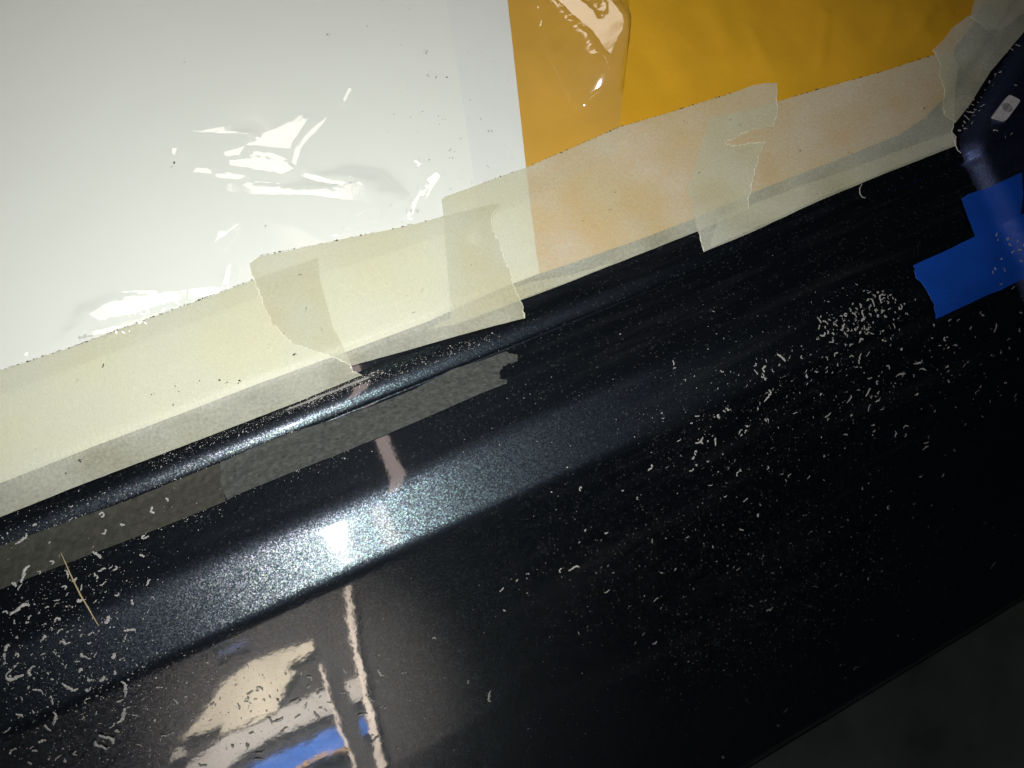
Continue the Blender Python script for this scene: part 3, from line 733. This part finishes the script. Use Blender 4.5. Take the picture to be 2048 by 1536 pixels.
def thread(name, px, rad, m, label, cat, off=0.0006):
    pts = [Vector(to_local(x, y, off + (0.0006 * math.sin(i * 1.3) ** 2))) for i, (x, y) in enumerate(px)]
    V_ = []; Fc = []; n = len(pts)
    for k, p in enumerate(pts):
        t = (pts[min(n-1, k+1)] - pts[max(0, k-1)]).normalized(); s = t.cross(Vector((0, 0, 1))).normalized(); u = s.cross(t)
        w = rad * (0.35 + 0.65 * math.sin(math.pi * (0.1 + 0.8 * k / (n - 1))))
        for q in range(5): V_.append(p + (s * math.cos(q * 1.2566) + u * math.sin(q * 1.2566)) * w)
    for k in range(n - 1):
        for q in range(5): Fc.append((k*5+q, k*5+(q+1) % 5, (k+1)*5+(q+1) % 5, (k+1)*5+q))
    return tag(link(name, V_, Fc, m), label, cat)
thread('straw', [(122,1106),(131,1126),(140,1147),(150,1168),(161,1190),(173,1210),(185,1231),(197,1251)], 0.00028, MAT['straw'], 'thin yellowish straw lying across the lower left paint', 'straw')
thread('fibre', [(1904,270),(1908,280),(1911,290),(1915,300),(1922,306)], 0.00025, MAT['fibre'], 'short pale fibre at the corner of the right-hand tape', 'fibre', 0.0035)
thread('fibre', [(1724,368),(1719,378),(1720,388),(1724,394),(1731,396)], 0.0003, MAT['shave'], 'curled pale fibre on black paint below the right-hand tape', 'fibre', 0.0008)

# ------------------------------------------------------------------ workshop things mirrored in the lower panel
Yl = np.array([1200., 1450.])
pA = to_local(locus(1200.), 1200.); pB = to_local(locus(1450.), 1450.)
dv = pA - pB; nl = np.array([0, -dv[2], dv[1]]); nl /= np.linalg.norm(nl)
if nl[2] < 0: nl = -nl
def refl(px, py, dist):
    p = to_local(px, py); v = R @ pdir(px, py); r = v - 2 * (v @ nl) * nl
    return p + r * dist
rc = refl(600, 1380, 1.0) - to_local(600, 1380); rc /= np.linalg.norm(rc)
PC = to_local(600, 1380)
def on_board(px, py, dist):
    """where the mirrored line of sight meets an upright board 'dist' away"""
    p = to_local(px, py); v = R @ pdir(px, py); r = v - 2 * (v @ nl) * nl
    s = (dist - (p - PC) @ rc) / (r @ rc)
    return p + r * s
def board(name, px, dist, m, label, cat, thick=0.012, rough=0.0):
    q = []
    r = random.Random(len(name))
    for (a, b) in zip(px, px[1:] + px[:1]):
        d = math.hypot(b[0]-a[0], b[1]-a[1]); k = max(1, int(d / 9)) if rough else 1
        for j in range(k):
            t = j / k; q.append((a[0]+(b[0]-a[0])*t + r.uniform(-rough, rough), a[1]+(b[1]-a[1])*t + r.uniform(-rough, rough)))
    P = [on_board(x, y, dist) for x, y in q]; n = len(P)
    bm = bmesh.new()
    f = [bm.verts.new(p) for p in P]; bk = [bm.verts.new(p + rc * thick) for p in P]
    bm.faces.new(f); bm.faces.new(bk[::-1])
    for k in range(n): bm.faces.new((f[k], bk[k], bk[(k+1) % n], f[(k+1) % n]))
    bmesh.ops.recalc_face_normals(bm, faces=bm.faces); bmesh.ops.triangulate(bm, faces=bm.faces)
    me = bpy.data.meshes.new(name); bm.to_mesh(me); bm.free(); me.materials.append(m)
    o = bpy.data.objects.new(name, me); COL.objects.link(o)
    return tag(o, label, cat)
D0 = 1.35
o = board('wall', [(-500, 1050), (1500, 1050), (1500, 2100), (-500, 2100)], D0 + 0.06, MAT['wall'], None, None, 0.05)
tag(o, kind='structure')
board('cream_sheet', [(625,1281),(628,1298),(614,1311),(576,1330),(573,1341),(593,1344),(571,1377),(552,1423),(442,1470),(437,1492),(445,1448),(357,1481),(401,1432),(445,1366),(497,1328),(541,1311)], D0, MAT['cream'], 'cream sheet mirrored as the large pale shape in the lower panel', 'sheet', rough=0.8)
board('grey_sheet', [(655,1376),(671,1423),(600,1452),(546,1473),(470,1520),(440,1560),(330,1590),(371,1535),(450,1472),(546,1424)], D0 + 0.02, MAT['grey_sheet'], 'pale grey sheet mirrored below the cream shape', 'sheet', rough=1.2)
board('grey_sheet', [(338,1527),(344,1503),(360,1496),(376,1506),(350,1520)], D0, MAT['grey_sheet'], 'small pale scrap mirrored at the left of the cream shape', 'sheet', rough=0.6)
board('blue_tarp', [(680,1451),(690,1475),(701,1497),(640,1515),(590,1545),(520,1590),(430,1600),(497,1536),(560,1505),(614,1484),(650,1462)], D0 - 0.02, MAT['tarp'], 'blue tarp mirrored at the bottom of the lower panel', 'tarp', rough=1.5)
board('blue_strip', [(398, 1298), (430, 1280), (462, 1267), (464, 1272), (430, 1288), (402, 1303)], D0 - 0.02, MAT['tarp_dark'], 'upper thin blue strip mirrored just below the crease', 'strip', rough=0.8)
board('blue_strip', [(432, 1309), (465, 1292), (497, 1280), (499, 1286), (465, 1300), (436, 1315)], D0 - 0.02, MAT['tarp_dark'], 'lower thin blue strip mirrored above the cream shape', 'strip', rough=0.8)
board('blue_scrap', [(718,1440),(730,1434),(738,1455),(742,1466),(726,1470),(716,1455)], D0 - 0.02, MAT['tarp'], 'small blue scrap mirrored beside the pale post', 'tarp', rough=1.5)
board('cord', [(590,1538),(628,1514),(655,1504),(699,1496),(699,1499),(657,1508),(630,1518),(594,1542)], D0 - 0.05, MAT['cord'], 'yellow cord mirrored across the blue tarp', 'cord', 0.004, rough=0.5)
board('pale_post', [(690,1165),(699,1165),(705,1210),(713,1281),(732,1369),(749,1437),(771,1533),(780,1580),(762,1580),(752,1520),(736,1437),(720,1369),(702,1281),(694,1215)], D0 - 0.03, MAT['post'], 'tall pale post mirrored upright in the lower panel', 'post', rough=2.4)
board('thin_rail', [(639,1330),(644,1330),(662,1395),(684,1460),(705,1510),(722,1560),(716,1560),(699,1510),(679,1462),(657,1396)], D0 - 0.04, MAT['post'], 'thin white rail mirrored left of the pale post', 'rail', rough=0.7)
board('partition', [(645,1195),(690,1172),(700,1281),(722,1352),(690,1370),(672,1310),(655,1255)], D0 + 0.01, MAT['wall'], 'narrow grey partition mirrored beside the pale post', 'partition', rough=0.8)
board('pale_board', [(688,1366),(722,1350),(731,1392),(704,1404)], D0 + 0.0, MAT['grey_sheet'], 'small pale board mirrored between rail and post', 'board', rough=0.6)
tg = on_board(610, 1390, D0)
side = np.cross(rc, np.array([0, 0, 1.])); side /= np.linalg.norm(side)
aim(lspot, tuple(tg - rc * 0.85 + np.array([0, 0, 0.22]) + side * 0.02), tuple(on_board(600, 1400, D0)))

# added glowing tubes, in place of the pale post, for the streak over the shoulder
tp = []
for (x, y) in [(762, 874), (777, 930), (786, 985), (752, 1012), (776, 1050), (796, 1088)]:
    p = to_local(x, y); n = surf_n(p[0], p[1]); v = R @ pdir(x, y); r = v - 2 * (v @ n) * n; tp.append((p, r))
for i0, i1, lbl in ((0, 2, 'added glowing tube mirrored as a short pale streak above the shoulder'), (3, 5, 'added glowing tube mirrored as a pale streak on the bright shoulder band')):
    t0 = tp[i0][0] + tp[i0][1] * 1.3; t1 = tp[i1][0] + tp[i1][1] * 1.3
    ax = t1 - t0; Lx = np.linalg.norm(ax); ax /= Lx; s_ = np.cross(ax, [0, 0, 1.]); s_ /= np.linalg.norm(s_); u_ = np.cross(s_, ax)
    m, N, L, out = mat('streak glow'); em = N('Emission', Strength=5.5); em.inputs['Color'].default_value = (1.0, 0.80, 0.74, 1); L(em.outputs[0], out.inputs['Surface'])
    root = tag(empty('streak_tube', tuple((t0 + t1) / 2)), lbl, 'lamp')
    c0 = (t0 + t1) / 2
    V_ = []; Fc = []
    for k in range(9):
        for q in range(12):
            V_.append(tuple(ax * Lx * (k / 8 - .5) * 1.02 + (s_ * math.cos(q * math.pi / 6) + u_ * math.sin(q * math.pi / 6)) * (0.015 if 0 < k < 8 else 0.012)))
    for k in range(8):
        for q in range(12): Fc.append((k*12+q, k*12+(q+1) % 12, (k+1)*12+(q+1) % 12, (k+1)*12+q))
    link('tube', V_, Fc, m, root)
    for e in (-1, 1):
        V_ = []; Fc = []
        for k in range(3):
            for q in range(12): V_.append(tuple(ax * e * (Lx * 0.51 + 0.012 * k) + (s_ * math.cos(q * math.pi / 6) + u_ * math.sin(q * math.pi / 6)) * (0.018 if k < 2 else 0.012)))
        for k in range(2):
            for q in range(12): Fc.append((k*12+q, k*12+(q+1) % 12, (k+1)*12+(q+1) % 12, (k+1)*12+q))
        link('end_cap', V_, Fc, MAT['clip'], root)
